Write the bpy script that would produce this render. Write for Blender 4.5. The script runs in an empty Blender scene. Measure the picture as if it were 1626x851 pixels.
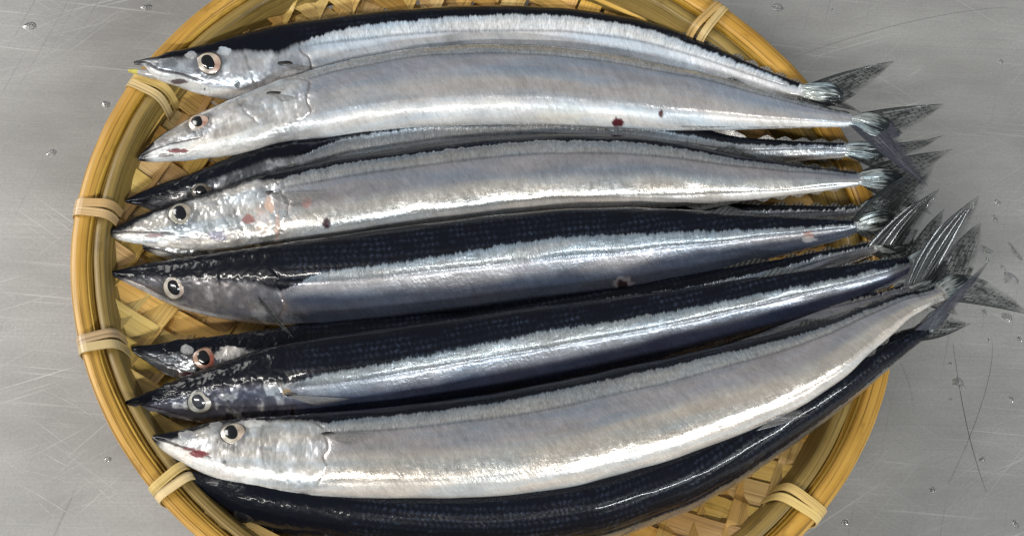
import bpy, math, random
import numpy as np
from mathutils import Vector, Matrix, Quaternion
from mathutils.bvhtree import BVHTree

random.seed(7)
rng = np.random.default_rng(11)
sc = bpy.context.scene
COL = sc.collection

# ------------------------------------------------------------------ camera
W_PX, H_PX, F_PX, DIST = 1626.0, 851.0, 2128.0, 0.50
TILT = math.radians(25.0)
_h = Vector((-0.2187, -0.9758, 0.0))
ZC = (_h * math.sin(TILT) + Vector((0, 0, math.cos(TILT)))).normalized()
TGT = Vector((0, 0, 0.03))
CAM = TGT + ZC * DIST
Q = Vector((0, 0, 1)).rotation_difference(ZC)
RM = Q.to_matrix()
cd = bpy.data.cameras.new('camera')
cam = bpy.data.objects.new('camera', cd)
COL.objects.link(cam)
cam.matrix_world = Matrix.Translation(CAM) @ RM.to_4x4()
cd.sensor_width = 36.0
cd.lens = F_PX / W_PX * 36.0
cd.clip_start = 0.01
cd.clip_end = 20.0
sc.camera = cam

# ------------------------------------------------------------------ light
wd = bpy.data.worlds.new('World')
sc.world = wd
wd.use_nodes = True
wd.node_tree.nodes['Background'].inputs[0].default_value = (0.92, 0.96, 1.0, 1)
wd.node_tree.nodes['Background'].inputs[1].default_value = 0.15


def area(name, loc, target, sx, sy, power, color=(1, 1, 1), xdir=Vector((1, 0, 0))):
    l = bpy.data.lights.new(name, 'AREA')
    l.shape = 'RECTANGLE'
    l.size, l.size_y, l.energy, l.color = sx, sy, power, color
    o = bpy.data.objects.new(name, l)
    COL.objects.link(o)
    z = (Vector(loc) - Vector(target)).normalized()
    x = (xdir - z * xdir.dot(z)).normalized()
    y = z.cross(x)
    m = Matrix((x, y, z)).transposed().to_4x4()
    m.translation = Vector(loc)
    o.matrix_world = m
    return o


area('ceiling_tube', (1.25, -1.85, 1.60), (0.05, 0, 0), 1.9, 0.055, 48.0, (0.92, 0.98, 1.0))
area('ceiling_tube', (-0.95, -1.35, 1.60), (-0.05, 0, 0), 1.2, 0.06, 24.0, (1.0, 0.96, 0.90))
area('side_fill', (-1.75, 0.65, 1.25), (-0.1, 0, 0), 1.2, 1.1, 35.0, (1.0, 0.975, 0.94), Vector((0, 1, 0)))  # unseen soft fill, added to brighten the left of the table

sc.view_settings.view_transform = 'Standard'
sc.view_settings.look = 'None'
sc.view_settings.exposure = 0.18
sc.view_settings.gamma = 1.0
sc.view_settings.use_curve_mapping = False

# ------------------------------------------------------------------ helpers
RNP = np.array(RM)
CNP = np.array(CAM)


def ray(px, py):
    return RM @ Vector(((px - W_PX / 2) / F_PX, (H_PX / 2 - py) / F_PX, -1.0))


def at(px, py, z):
    """where the ray of a measured image point meets the level z (metres)"""
    d = ray(px, py)
    t = (z - CAM.z) / d.z
    return CAM + d * t


def to_px(P):
    L = (P - CNP) @ RNP
    return np.stack([W_PX / 2 - F_PX * L[:, 0] / L[:, 2], H_PX / 2 + F_PX * L[:, 1] / L[:, 2]], 1)


def sm(a, b, x):
    t = np.clip((x - a) / (b - a), 0, 1)
    return t * t * (3 - 2 * t)


def vnoise(x, y, seed=0):
    """smooth value noise in 0..1"""
    r = np.random.default_rng(1000 + seed)
    T = r.random((256, 256))
    xi = np.floor(x).astype(int)
    yi = np.floor(y).astype(int)
    fx = x - xi
    fy = y - yi
    fx = fx * fx * (3 - 2 * fx)
    fy = fy * fy * (3 - 2 * fy)
    a = T[xi % 256, yi % 256]
    b = T[(xi + 1) % 256, yi % 256]
    c = T[xi % 256, (yi + 1) % 256]
    d = T[(xi + 1) % 256, (yi + 1) % 256]
    return (a * (1 - fx) + b * fx) * (1 - fy) + (c * (1 - fx) + d * fx) * fy


def fbm(x, y, seed=0, o=3):
    s = 0
    a = 1.0
    n = 0
    for i in range(o):
        s = s + a * vnoise(x * 2 ** i, y * 2 ** i, seed + i)
        n += a
        a *= 0.5
    return s / n


def mesh_obj(name, V, F, mat, parent=None, uv=None, attrs=None, smooth=True, col=None):
    me = bpy.data.meshes.new(name)
    V = np.asarray(V, dtype=np.float32)
    F = np.asarray(F, dtype=np.int32)
    k = F.shape[1]
    me.vertices.add(len(V))
    me.vertices.foreach_set('co', V.ravel())
    me.loops.add(F.size)
    me.loops.foreach_set('vertex_index', F.ravel())
    me.polygons.add(len(F))
    me.polygons.foreach_set('loop_start', np.arange(0, F.size, k, dtype=np.int32))
    me.polygons.foreach_set('loop_total', np.full(len(F), k, dtype=np.int32))
    me.polygons.foreach_set('use_smooth', np.full(len(F), smooth))
    if uv is not None:
        l = me.uv_layers.new(name='UVMap')
        l.data.foreach_set('uv', np.asarray(uv, dtype=np.float32)[F.ravel()].ravel())
    if col is not None:
        a = me.attributes.new('pig', 'FLOAT_COLOR', 'POINT')
        a.data.foreach_set('color', np.asarray(col, dtype=np.float32).ravel())
    for n, v in (attrs or {}).items():
        a = me.attributes.new(n, 'FLOAT', 'POINT')
        a.data.foreach_set('value', np.asarray(v, dtype=np.float32))
    me.update()
    me.validate()
    if mat:
        me.materials.append(mat)
    o = bpy.data.objects.new(name, me)
    COL.objects.link(o)
    if parent:
        o.parent = parent
        o.matrix_parent_inverse = parent.matrix_world.inverted()
    return o


def grid_faces(nu, nv, wrap=False):
    i = np.arange(nu - 1)[:, None]
    j = np.arange(nv if wrap else nv - 1)[None, :]
    j2 = (j + 1) % nv
    a = i * nv + j
    b = i * nv + j2
    c = (i + 1) * nv + j2
    d = (i + 1) * nv + j
    return np.stack([a, b, c, d], -1).reshape(-1, 4)


def tag(o, label=None, cat=None, group=None, kind=None):
    for k, v in (('label', label), ('category', cat), ('group', group), ('kind', kind)):
        if v:
            o[k] = v
    return o


def empty(name, loc):
    o = bpy.data.objects.new(name, None)
    o.empty_display_size = 0.02
    COL.objects.link(o)
    o.location = loc
    o.matrix_world = Matrix.Translation(loc)
    return o


class NT:
    def __init__(s, name):
        s.m = bpy.data.materials.new(name)
        s.m.use_nodes = True
        s.t = s.m.node_tree
        s.b = s.t.nodes['Principled BSDF']

    def n(s, typ, ins=None, **kw):
        nd = s.t.nodes.new(typ)
        for k, v in kw.items():
            setattr(nd, k, v)
        for k, v in (ins or {}).items():
            s.set(nd.inputs[k], v)
        return nd

    def set(s, sock, v):
        if isinstance(v, bpy.types.NodeSocket):
            s.t.links.new(v, sock)
        else:
            if isinstance(v, (tuple, list)) and len(v) == 3 and sock.type == 'RGBA':
                v = (*v, 1)
            sock.default_value = v

    def P(s, **kw):
        for k, v in kw.items():
            s.set(s.b.inputs[k.replace('_', ' ')], v)

    def math(s, op, a, b=0.0, c=None, clamp=False):
        nd = s.n('ShaderNodeMath', {0: a, 1: b}, operation=op, use_clamp=clamp)
        if c is not None:
            s.set(nd.inputs[2], c)
        return nd.outputs[0]

    def mix(s, f, a, b, mode='MIX'):
        nd = s.n('ShaderNodeMix', data_type='RGBA', blend_type=mode)
        s.set(nd.inputs[0], f)
        s.set(nd.inputs[6], a)
        s.set(nd.inputs[7], b)
        return nd.outputs[2]

    def mapr(s, v, a, b, c=0.0, d=1.0, smooth=False):
        nd = s.n('ShaderNodeMapRange', {0: v, 1: a, 2: b, 3: c, 4: d}, interpolation_type='SMOOTHSTEP' if smooth else 'LINEAR')
        return nd.outputs[0]

    def vec(s, src, scale, rot=0.0):
        nd = s.n('ShaderNodeMapping', {0: src, 'Scale': scale, 'Rotation': (0, 0, rot)})
        return nd.outputs[0]

    def noise(s, v, scale=1.0, detail=3.0, rough=0.55, dist=0.0):
        nd = s.n('ShaderNodeTexNoise', {'Vector': v, 'Scale': scale, 'Detail': detail, 'Roughness': rough, 'Distortion': dist})
        return nd.outputs[0]

    def bump(s, h, strength, dist=0.001, normal=None):
        nd = s.n('ShaderNodeBump', {'Height': h, 'Strength': strength, 'Distance': dist})
        if normal:
            s.set(nd.inputs['Normal'], normal)
        return nd.outputs[0]


# ------------------------------------------------------------------ materials
def mat_steel():
    t = NT('brushed_steel')
    g = t.n('ShaderNodeTexCoord').outputs['Object']
    fac = None
    for ang, st, sc_, lo, hi, k in ((0.08, 60, 60, .62, .74, .6), (-0.35, 90, 50, .65, .76, .8), (0.62, 90, 60, .65, .76, .6),
                                    (-0.8, 110, 44, .67, .76, .7), (-.55, 120, 26, .67, .76, .9)):
        v = t.vec(t.vec(g, (1, 1, 1), ang), (sc_ * 0.25, sc_ * st * .25, 1))
        s_ = t.math('MULTIPLY', t.mapr(t.noise(v, 1.0, 2.0, .5, .3), lo, hi, 0, 1), k)
        fac = s_ if fac is None else t.math('MAXIMUM', fac, s_)
    brush = t.noise(t.vec(g, (12, 1600, 1), 0.03), 1.0, 2.0)
    brush2 = t.noise(t.vec(g, (1500, 20, 1), 0.03), 1.0, 2.0)
    blot = t.noise(t.vec(g, (1, 2.2, 1), -.3), 7.0, 5.0, .62)
    fine = t.noise(g, 900.0, 2.0, .6)
    patch = t.mapr(t.noise(g, 14.0, 3.0), .40, .60, 0.15, 1)
    fac = t.math('MULTIPLY', fac, patch)
    base = t.mix(t.mapr(blot, .3, .7), (.335, .325, .31), (.54, .53, .51))
    base = t.mix(t.mapr(brush, .3, .7, 0, .35), base, (.30, .30, .30))
    base = t.mix(t.mapr(fine, .35, .65, 0, .22), base, (.21, .21, .21))
    base = t.mix(t.math('MULTIPLY', fac, .55), base, (.85, .85, .83))
    dk = t.noise(t.vec(t.vec(g, (1, 1, 1), -1.25), (9, 900, 1)), 1.0, 2.0, .5, .3)
    base = t.mix(t.mapr(dk, .66, .76, 0, .4), base, (.14, .14, .14))
    r = t.math('ADD', t.mapr(blot, .3, .7, .40, .52), t.math('MULTIPLY', brush, .10))
    h = t.math('ADD', t.math('MULTIPLY', brush, .4), t.math('MULTIPLY', brush2, .25))
    h = t.math('ADD', h, t.math('MULTIPLY', fine, .5))
    h = t.math('SUBTRACT', h, fac)
    t.P(Base_Color=base, Metallic=.50, Roughness=r, Normal=t.bump(h, .20, .0002))
    return t.m


def mat_bamboo(name, light, dark, rough=.42, coat=.25, freq=900.0, lines=.25):
    t = NT(name)
    uv = t.n('ShaderNodeUVMap').outputs[0]
    oi = t.n('ShaderNodeObjectInfo').outputs['Random']
    off = t.n('ShaderNodeCombineXYZ', {0: t.math('MULTIPLY', oi, 7.3), 1: t.math('MULTIPLY', oi, 3.1), 2: oi}).outputs[0]
    v = t.n('ShaderNodeVectorMath', {0: uv, 1: off}, operation='ADD').outputs[0]
    gr = t.noise(t.vec(v, (9, freq, 1)), 1.0, 4.0, .6)
    gr2 = t.noise(t.vec(v, (18, freq * 2.6, 1)), 1.0, 2.0, .6)
    lo = t.noise(t.vec(v, (28, 60, 1)), 1.0, 3.0, .6)
    stn = t.noise(t.vec(v, (55, 130, 1)), 1.0, 4.0, .65)
    f = t.math('ADD', t.math('MULTIPLY', gr, .5), t.math('MULTIPLY', lo, .5))
    c = t.mix(t.mapr(f, .36, .64), dark, light)
    c = t.mix(t.mapr(gr2, .54, .68, 0, .75), c, tuple(x * .35 for x in dark))
    ln = t.noise(t.vec(v, (5, freq * 1.5, 1)), 1.0, 1.0, .5)
    c = t.mix(t.mapr(ln, .60, .68, 0, lines), c, tuple(x * .40 for x in dark))
    c = t.mix(t.mapr(stn, .58, .72, 0, .75), c, tuple(x * .5 for x in dark))
    hsv = t.n('ShaderNodeHueSaturation', {'Hue': t.mapr(oi, 0, 1, .488, .508), 'Saturation': t.mapr(t.math('FRACT', t.math('MULTIPLY', oi, 17.0)), 0, 1, .88, 1.1),
                                          'Value': t.mapr(t.math('FRACT', t.math('MULTIPLY', oi, 5.0)), 0, 1, .78, 1.12), 'Color': c}).outputs[0]
    h = t.math('ADD', gr, t.math('MULTIPLY', gr2, .6))
    t.P(Base_Color=hsv, Roughness=t.mapr(lo, .3, .7, rough - .1, rough + .12), Coat_Weight=coat, Coat_Roughness=.18,
        Normal=t.bump(h, .55, .0003))
    return t.m


def mat_skin():
    t = NT('saury_skin')
    pa = t.n('ShaderNodeAttribute', attribute_name='pig')
    pig, met = pa.outputs['Color'], pa.outputs['Alpha']
    drk = t.n('ShaderNodeAttribute', attribute_name='drk').outputs['Fac']
    tik = t.n('ShaderNodeAttribute', attribute_name='tik').outputs['Fac']
    bod = t.n('ShaderNodeAttribute', attribute_name='bod').outputs['Fac']
    uv = t.n('ShaderNodeUVMap').outputs[0]           # 1 unit = 1000 photo pixels of skin
    oi = t.n('ShaderNodeObjectInfo').outputs['Random']
    v = t.n('ShaderNodeVectorMath', {0: uv, 1: t.n('ShaderNodeCombineXYZ', {0: t.math('MULTIPLY', oi, 9.0), 2: oi}).outputs[0]}, operation='ADD').outputs[0]
    teeth = t.noise(t.vec(v, (250, 30, 1), .12), 1.0, 2.0, .5)
    teeth2 = t.noise(t.vec(v, (60, 30, 1)), 1.0, 2.0, .5)
    d = t.math('ADD', drk, t.math('MULTIPLY', t.math('SUBTRACT', teeth, .5), t.mapr(bod, 0, 1, 5.0, 10.0)))
    d = t.math('ADD', d, t.math('MULTIPLY', t.math('SUBTRACT', teeth2, .5), 9.0))
    dm = t.mapr(t.math('MULTIPLY', d, t.mapr(bod, 0, 1, .30, 1.0)), -2.0, 2.0, 0, 1, True)
    # scale lattice
    sx = t.n('ShaderNodeSeparateXYZ', {0: uv})
    wob = t.math('MULTIPLY', t.math('SUBTRACT', t.noise(t.vec(v, (38, 70, 1)), 1.0, 2.0), .5), 8.0)
    a = t.math('ADD', t.math('MULTIPLY', t.math('ADD', sx.outputs[0], sx.outputs[1]), 320.0), wob)
    b = t.math('ADD', t.math('MULTIPLY', t.math('SUBTRACT', sx.outputs[0], sx.outputs[1]), 320.0), wob)
    lat = t.math('MULTIPLY', t.math('SINE', a), t.math('SINE', b))
    patchy = t.mapr(t.noise(t.vec(v, (16, 26, 1)), 1.0, 3.0, .6), .40, .62)
    pt2 = t.mapr(t.noise(t.vec(v, (75, 110, 1)), 1.0, 2.0), .38, .62, .15, 1.0)
    lat01 = t.math('MULTIPLY', t.math('MULTIPLY', t.math('MULTIPLY', t.mapr(lat, -.2, .8, 0, 1), pt2), bod), patchy)
    dcol = t.mix(lat01, (.0034, .0044, .0080), (.020, .027, .045))
    # silver: ticks across the flank
    tick = t.noise(t.vec(v, (190, 26, 1), .10), 1.0, 3.0, .6)
    tick2 = t.noise(t.vec(v, (520, 110, 1), .10), 1.0, 2.0, .6)
    obl = t.noise(t.vec(t.vec(v, (1, 1, 1), .55), (110, 16, 1)), 1.0, 3.0, .6)
    obl2 = t.noise(t.vec(t.vec(v, (1, 1, 1), .62), (330, 60, 1)), 1.0, 2.0, .6)
    swell = t.noise(t.vec(v, (20, 46, 1)), 1.0, 4.0, .6)
    grain = t.noise(t.vec(v, (420, 420, 1)), 1.0, 2.0, .6)
    mott = t.noise(t.vec(v, (14, 34, 1)), 1.0, 4.0, .6)
    br = t.math('ADD', t.mapr(tick, .3, .7, -.12, .12), t.mapr(tick2, .3, .7, -.20, .18))
    br = t.math('MULTIPLY', br, t.mapr(tik, 0, 1, .28, 1.1))
    ob = t.math('ADD', t.mapr(obl, .3, .7, -.11, .08), t.mapr(obl2, .3, .7, -.07, .07))
    br = t.math('ADD', br, t.math('MULTIPLY', ob, t.math('MULTIPLY', bod, t.math('SUBTRACT', 1.0, tik))))
    br = t.math('ADD', br, t.mapr(grain, .3, .7, -.04, .04))
    br = t.math('ADD', t.math('ADD', br, t.mapr(mott, .3, .7, -.15, .12)), 1.0)
    sil = t.n('ShaderNodeVectorMath', {0: pig, 'Scale': br}, operation='SCALE').outputs[0]
    gl = t.noise(t.vec(v, (430, 150, 1), .10), 1.0, 2.0, .6)
    sil = t.n('ShaderNodeVectorMath', {0: sil, 'Scale': t.math('ADD', 1.0, t.math('MULTIPLY', t.mapr(gl, .42, .66, -.08, .22), t.math('MULTIPLY', tik, bod)))}, operation='SCALE').outputs[0]  # small glints of the silver band painted in as lighter specks
    # iridescence: faint blue and peach drift
    hue = t.noise(t.vec(v, (6, 40, 1)), 1.0, 2.0)
    sil = t.mix(t.mapr(hue, .48, .68, 0, .55), sil, t.mix(1.0, sil, (.66, .84, 1.0), 'MULTIPLY'))
    sil = t.mix(t.mapr(hue, .5, .32, 0, .55), sil, t.mix(1.0, sil, (1.0, .93, .85), 'MULTIPLY'))
    halo = t.math('MULTIPLY', t.mapr(d, -13.0, 0.0, 0, .55, True), bod)
    sil = t.mix(halo, sil, t.mix(1.0, sil, (.38, .48, .60), 'MULTIPLY'))
    base = t.mix(dm, sil, dcol)
    inv = t.math('SUBTRACT', 1.0, dm)
    metal = t.math('MULTIPLY', met, inv)
    rs = t.mapr(t.noise(t.vec(v, (120, 60, 1)), 1.0, 3.0, .6), .3, .7, .21, .36)
    rs = t.math('SUBTRACT', rs, t.math('MULTIPLY', t.mapr(gl, .5, .7, 0, .10), bod))
    rough = t.math('ADD', t.math('MULTIPLY', rs, inv), t.math('MULTIPLY', dm, .30))
    hb = t.math('ADD', t.math('MULTIPLY', tick, .7), t.math('MULTIPLY', tick2, .35))
    hb = t.math('ADD', t.math('MULTIPLY', t.math('MULTIPLY', hb, inv), t.mapr(tik, 0, 1, .12, .40)), t.math('MULTIPLY', t.math('MULTIPLY', lat, bod), t.math('MULTIPLY', dm, .16)))
    hb = t.math('ADD', hb, t.math('MULTIPLY', t.math('ADD', t.math('MULTIPLY', obl, .36), t.math('ADD', t.math('MULTIPLY', obl2, .15), t.math('MULTIPLY', swell, 1.2))), t.math('MULTIPLY', bod, inv)))
    hb = t.math('ADD', hb, t.math('MULTIPLY', grain, .07))
    wet = t.noise(t.vec(v, (70, 55, 1)), 1.0, 3.0, .6)
    cb = t.bump(t.math('ADD', wet, t.math('MULTIPLY', lat01, .08)), .10, .0006)
    t.P(Base_Color=base, Metallic=metal, Roughness=rough, Normal=t.bump(hb, .5, .0006),
        Coat_Weight=t.math('ADD', .60, t.math('MULTIPLY', dm, -.15)), Coat_Roughness=.05, Coat_IOR=1.38, Coat_Normal=cb, Specular_IOR_Level=t.math('ADD', .35, t.math('MULTIPLY', dm, -.22)))
    return t.m


def mat_fin(name, dark, alpha_lo, alpha_hi, pale=(.30, .30, .27), bmp=.25, coat=.35):
    t = NT(name)
    uv = t.n('ShaderNodeUVMap').outputs[0]
    s = t.n('ShaderNodeSeparateXYZ', {0: uv})
    rays = t.math('SINE', t.math('MULTIPLY', s.outputs[1], 56.0))
    rays = t.math('ADD', rays, t.math('MULTIPLY', t.math('SUBTRACT', t.noise(t.vec(uv, (3, 30, 1)), 1.0, 2.0), .5), 1.6))
    wv = t.n('ShaderNodeVectorMath', {0: uv, 1: t.n('ShaderNodeCombineXYZ', {1: t.math('MULTIPLY', t.math('SUBTRACT', t.noise(t.vec(uv, (3, 5, 1)), 1.0, 2.0), .5), .10)}).outputs[0]}, operation='ADD').outputs[0]
    br = t.n('ShaderNodeTexBrick', {'Vector': wv, 'Scale': 1.0, 'Mortar Size': .012, 'Mortar Smooth': .4, 'Brick Width': .15, 'Row Height': .105,
                                    'Color1': (0, 0, 0, 1), 'Color2': (0, 0, 0, 1), 'Mortar': (1, 1, 1, 1)}).outputs[0]
    pt = t.mapr(t.noise(t.vec(uv, (4, 5, 1)), 1.0, 4.0), .42, .60)
    line = t.math('MAXIMUM', t.math('MULTIPLY', t.mapr(rays, .2, .95), .45), t.n('ShaderNodeSeparateColor', {0: br}).outputs[0])
    lead = t.mapr(s.outputs[1], .20, .04)
    f = t.math('MAXIMUM', line, t.math('MAXIMUM', lead, t.math('MULTIPLY', pt, .85)))
    c = t.mix(f, pale, dark)
    rag = t.noise(t.vec(uv, (5, 60, 1)), 1.0, 2.0, .6)
    edge = t.mapr(t.math('SUBTRACT', t.math('ADD', s.outputs[2], 0.0), 0.0), 0, 1)
    al = t.math('ADD', alpha_lo, t.math('MULTIPLY', f, alpha_hi - alpha_lo), clamp=True)
    tr = t.n('ShaderNodeAttribute', attribute_name='edge').outputs['Fac']
    cut = t.mapr(t.math('SUBTRACT', tr, t.math('MULTIPLY', t.math('SUBTRACT', rag, .5), .55)), .72, .98, 1.0, .0)
    al = t.math('MULTIPLY', al, cut)
    t.P(Base_Color=c, Roughness=.40, Alpha=al, Coat_Weight=coat, Coat_Roughness=.12,
        Normal=t.bump(t.math('ADD', rays, t.noise(t.vec(uv, (4, 14, 1)), 2.0, 3.0)), bmp, .0003), Specular_IOR_Level=.4)
    return t.m


def mat_eye():
    t = NT('fish_iris')
    pa = t.n('ShaderNodeAttribute', attribute_name='pig')
    g = t.n('ShaderNodeTexCoord').outputs['Object']
    n = t.noise(g, 1400.0, 3.0)
    t.P(Base_Color=t.mix(t.mapr(n, .3, .7, 0, .35), pa.outputs['Color'], t.mix(1.0, pa.outputs['Color'], (.55, .5, .45), 'MULTIPLY')),
        Roughness=.32, Metallic=.1, Coat_Weight=1.0, Coat_Roughness=.04)
    return t.m


def mat_simple(name, c, rough=.4, coat=.5, metal=0.0, nscale=600.0, var=.4, bump=.2):
    t = NT(name)
    g = t.n('ShaderNodeTexCoord').outputs['Object']
    n = t.noise(g, nscale, 3.0)
    t.P(Base_Color=t.mix(t.mapr(n, .3, .7), c, tuple(x * (1 - var) for x in c)), Roughness=rough, Metallic=metal, Coat_Weight=coat,
        Coat_Roughness=.08, Normal=t.bump(n, bump, .0004))
    return t.m


def mat_water():
    t = NT('water')
    t.P(Base_Color=(1, 1, 1), Roughness=.02, IOR=1.33, Transmission_Weight=1.0)
    return t.m


M_STEEL = mat_steel()
M_STRIP = mat_bamboo('bamboo_strip', (.78, .53, .18), (.60, .36, .095), .40, .35, 700.0)
M_HOOP = mat_bamboo('bamboo_hoop', (.62, .405, .100), (.43, .255, .052), .44, .22, 560.0, .75)
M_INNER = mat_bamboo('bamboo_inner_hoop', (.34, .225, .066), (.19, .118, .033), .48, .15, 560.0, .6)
M_TIE = mat_bamboo('bamboo_tie', (.66, .48, .22), (.52, .355, .14), .36, .35, 420.0)
M_SKIN = mat_skin()
M_FIN = mat_fin('dark_fin', (.006, .008, .009), .45, .98, (.05, .056, .054))
M_FINP = mat_fin('pale_fin', (.10, .10, .11), .12, .80, (.48, .46, .42))
M_FING = mat_fin('grey_fin', (.030, .033, .045), .80, .99, (.07, .075, .09))
M_WET = mat_fin('wet_fin', (.006, .008, .009), .86, .99, (.018, .021, .021), .5, .65)
M_EYE = mat_eye()
M_PUPIL = mat_simple('pupil', (.006, .007, .009), .18, 1.0, 0, 500, .3, .05)
M_PUPILG = mat_simple('cloudy_pupil', (.045, .05, .06), .18, 1.0, 0, 300, .6, .05)
M_JAW = mat_simple('jaw_skin', (.46, .45, .44), .35, .7, .3, 500, .5)
M_JAWD = mat_simple('dark_jaw_skin', (.03, .03, .032), .35, .8, .2, 500, .5)
M_YEL = mat_simple('yellow_jaw_tip', (.50, .43, .07), .35, .6, 0, 500, .35)
M_AXIL = mat_simple('dark_axil', (.012, .011, .011), .5, .15, 0, 600, .3)
M_WATER = mat_water()
M_SCRL = mat_simple('bright_scratch', (.80, .80, .78), .35, 0, .6, 2500, .5)
M_SCR = mat_simple('scratch', (.11, .11, .11), .5, 0, .5, 300, .3)

# ------------------------------------------------------------------ table
n = 41
gx = np.linspace(-.9, .9, n)
V = np.array([(x, y, 0) for x in gx for y in gx])
table = mesh_obj('table_top', V, grid_faces(n, n), M_STEEL, smooth=False)
tag(table, kind='structure')


def scratch(pts, w=.00014):
    pts = [at(x, y, 0.0) for x, y in pts]
    P = np.array([p[:] for p in pts])
    k = 14
    t = np.linspace(0, 1, len(P))
    ts = np.linspace(0, 1, k)
    cf = np.polyfit(t, P[:, :2], min(3, len(P) - 1))
    C = np.stack([np.polyval(cf[:, 0], ts), np.polyval(cf[:, 1], ts)], 1)
    T = np.gradient(C, axis=0)
    T /= np.linalg.norm(T, axis=1)[:, None]
    N = np.stack([-T[:, 1], T[:, 0]], 1)
    ww = w * (.35 + .65 * np.sin(np.pi * ts))[:, None]
    V = np.zeros((k, 2, 3))
    V[:, 0, :2] = C - N * ww
    V[:, 1, :2] = C + N * ww
    V[:, :, 2] = .00006
    o = mesh_obj('scratch', V.reshape(-1, 3), grid_faces(k, 2), M_SCR, table)
    return o


scratch([(1513, 545), (1528, 640), (1545, 715), (1566, 780)], .00012)
scratch([(1575, 540), (1570, 600), (1545, 680), (1505, 770)], .00006)
scratch([(1260, 92), (1380, 52), (1500, 24), (1600, 12)], .00005)
scratch([(1420, 560), (1440, 600), (1452, 650)], .00004)

for pts, w_ in (([(72, 720), (92, 732), (111, 741)], .00016), ([(8, 743), (80, 756), (157, 785)], .00009), ([(124, 751), (165, 783), (204, 820)], .00014),
                ([(146, 756), (185, 785), (223, 822)], .00009), ([(29, 770), (60, 785), (136, 832)], .00012), ([(62, 617), (112, 640), (161, 671)], .00010),
                ([(0, 506), (30, 522), (70, 539)], .00008), ([(54, 785), (80, 815), (128, 846)], .00008), ([(95, 712), (112, 720), (120, 726)], .00010),
                ([(1330, 690), (1420, 700), (1510, 688)], .00005), ([(1400, 812), (1480, 800), (1560, 812)], .00007), ([(1470, 745), (1550, 700), (1610, 660)], .00005),
                ([(1440, 630), (1530, 645), (1620, 668)], .00005), ([(1350, 790), (1420, 830), (1450, 846)], .00006), ([(20, 70), (90, 60), (170, 66)], .00004),
                ([(15, 205), (70, 195), (120, 205)], .00004)):
    scratch(pts, w_).data.materials[0] = M_SCRL

# ------------------------------------------------------------------ basket
RIM_Z = .034
ex, ey, ea, eb = 766.5, 459.8, 661.3, 576.1
mj = np.array((0.9758, 0.2187))     # picture axes, y down
mj = np.array((0.9758, 0.2187))
NA = 360
pp = []
for k in range(NA):
    t = 2 * math.pi * k / NA
    # major axis (0.9758,-0.2187) and minor axis (0.2187,0.9758) with y up
    X = ea * math.cos(t) * .9758 + eb * math.sin(t) * .2187
    Y = -ea * math.cos(t) * .2187 + eb * math.sin(t) * .9758
    pp.append(at(ex + X, ey - Y, RIM_Z)[:])
pp = np.array(pp)
BC = np.array(((pp[:, 0].max() + pp[:, 0].min()) / 2, (pp[:, 1].max() + pp[:, 1].min()) / 2))
_al = np.unwrap(np.arctan2(pp[:, 1] - BC[1], pp[:, 0] - BC[0]))
_rr = np.hypot(pp[:, 0] - BC[0], pp[:, 1] - BC[1])
AL = np.linspace(0, 2 * math.pi, 721)
_o = np.argsort(_al % (2 * math.pi))
RR = np.interp(AL, (_al % (2 * math.pi))[_o], _rr[_o], period=2 * math.pi)
print('basket centre', BC, 'radii', RR.min(), RR.max())


def RAD(al):
    return np.interp(np.asarray(al) % (2 * math.pi), AL, RR)


def bowl(x, y):
    r = np.hypot(x - BC[0], y - BC[1])
    rho = r / RAD(np.arctan2(y - BC[1], x - BC[0]))
    return .0030 + .0255 * (np.minimum(rho, 1.1) / .95) ** 5


basket = empty('bamboo_basket', (float(BC[0]), float(BC[1]), 0))
tag(basket, 'round shallow woven bamboo basket holding the silver fish on the steel', 'basket')

# woven strips, twill two over two under
PITCH = .0102
ANG = math.radians(-25)
d1 = np.array((math.cos(ANG), math.sin(ANG)))
d2 = np.array((-d1[1], d1[0]))


def strip(kind, i):
    dd, nn = (d1, d2) if kind == 0 else (d2, d1)
    r_ = random.Random(i * 2 + kind + 100)
    off = i * PITCH + r_.uniform(-.0002, .0002)
    half = .00512 if kind == 0 else .0050
    half *= r_.uniform(.92, 1.0)
    c0 = BC + nn * off
    s = np.arange(-.175, .1751, PITCH / 8)
    C = c0[None] + s[:, None] * dd[None]
    rho = np.hypot(C[:, 0] - BC[0], C[:, 1] - BC[1]) / RAD(np.arctan2(C[:, 1] - BC[1], C[:, 0] - BC[0]))
    ok = rho < .948
    s, C = s[ok], C[ok]
    if len(s) < 6:
        return
    j = s / PITCH
    dd = np.abs(((j + i - 3 + 2) % 4) - 2)
    wv = 1 - 2 * sm(.72, .42, dd)          # three over, one under
    if kind == 1:
        wv = -wv
    z = bowl(C[:, 0], C[:, 1]) + wv * .00062
    lat = np.interp(s, np.linspace(-.18, .18, 9), rng.normal(0, .00025, 9))
    C = C + nn[None] * lat[:, None]
    prof = [(-1, -.00022), (-.97, .00020), (0, .00034), (.97, .00020), (1, -.00022), (0, -.00026)]
    V = np.zeros((len(s), len(prof), 3))
    U = np.zeros((len(s), len(prof), 2))
    for k, (a, b) in enumerate(prof):
        V[:, k, :2] = C + nn[None] * (a * half)
        V[:, k, 2] = z + b
        U[:, k, 0] = s
        U[:, k, 1] = a * half + off
    F = grid_faces(len(s), len(prof), True)
    mesh_obj('strip', V.reshape(-1, 3), F, M_STRIP, basket, uv=U.reshape(-1, 2), smooth=False)


for i in range(-17, 18):
    strip(0, i)
    strip(1, i)


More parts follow.
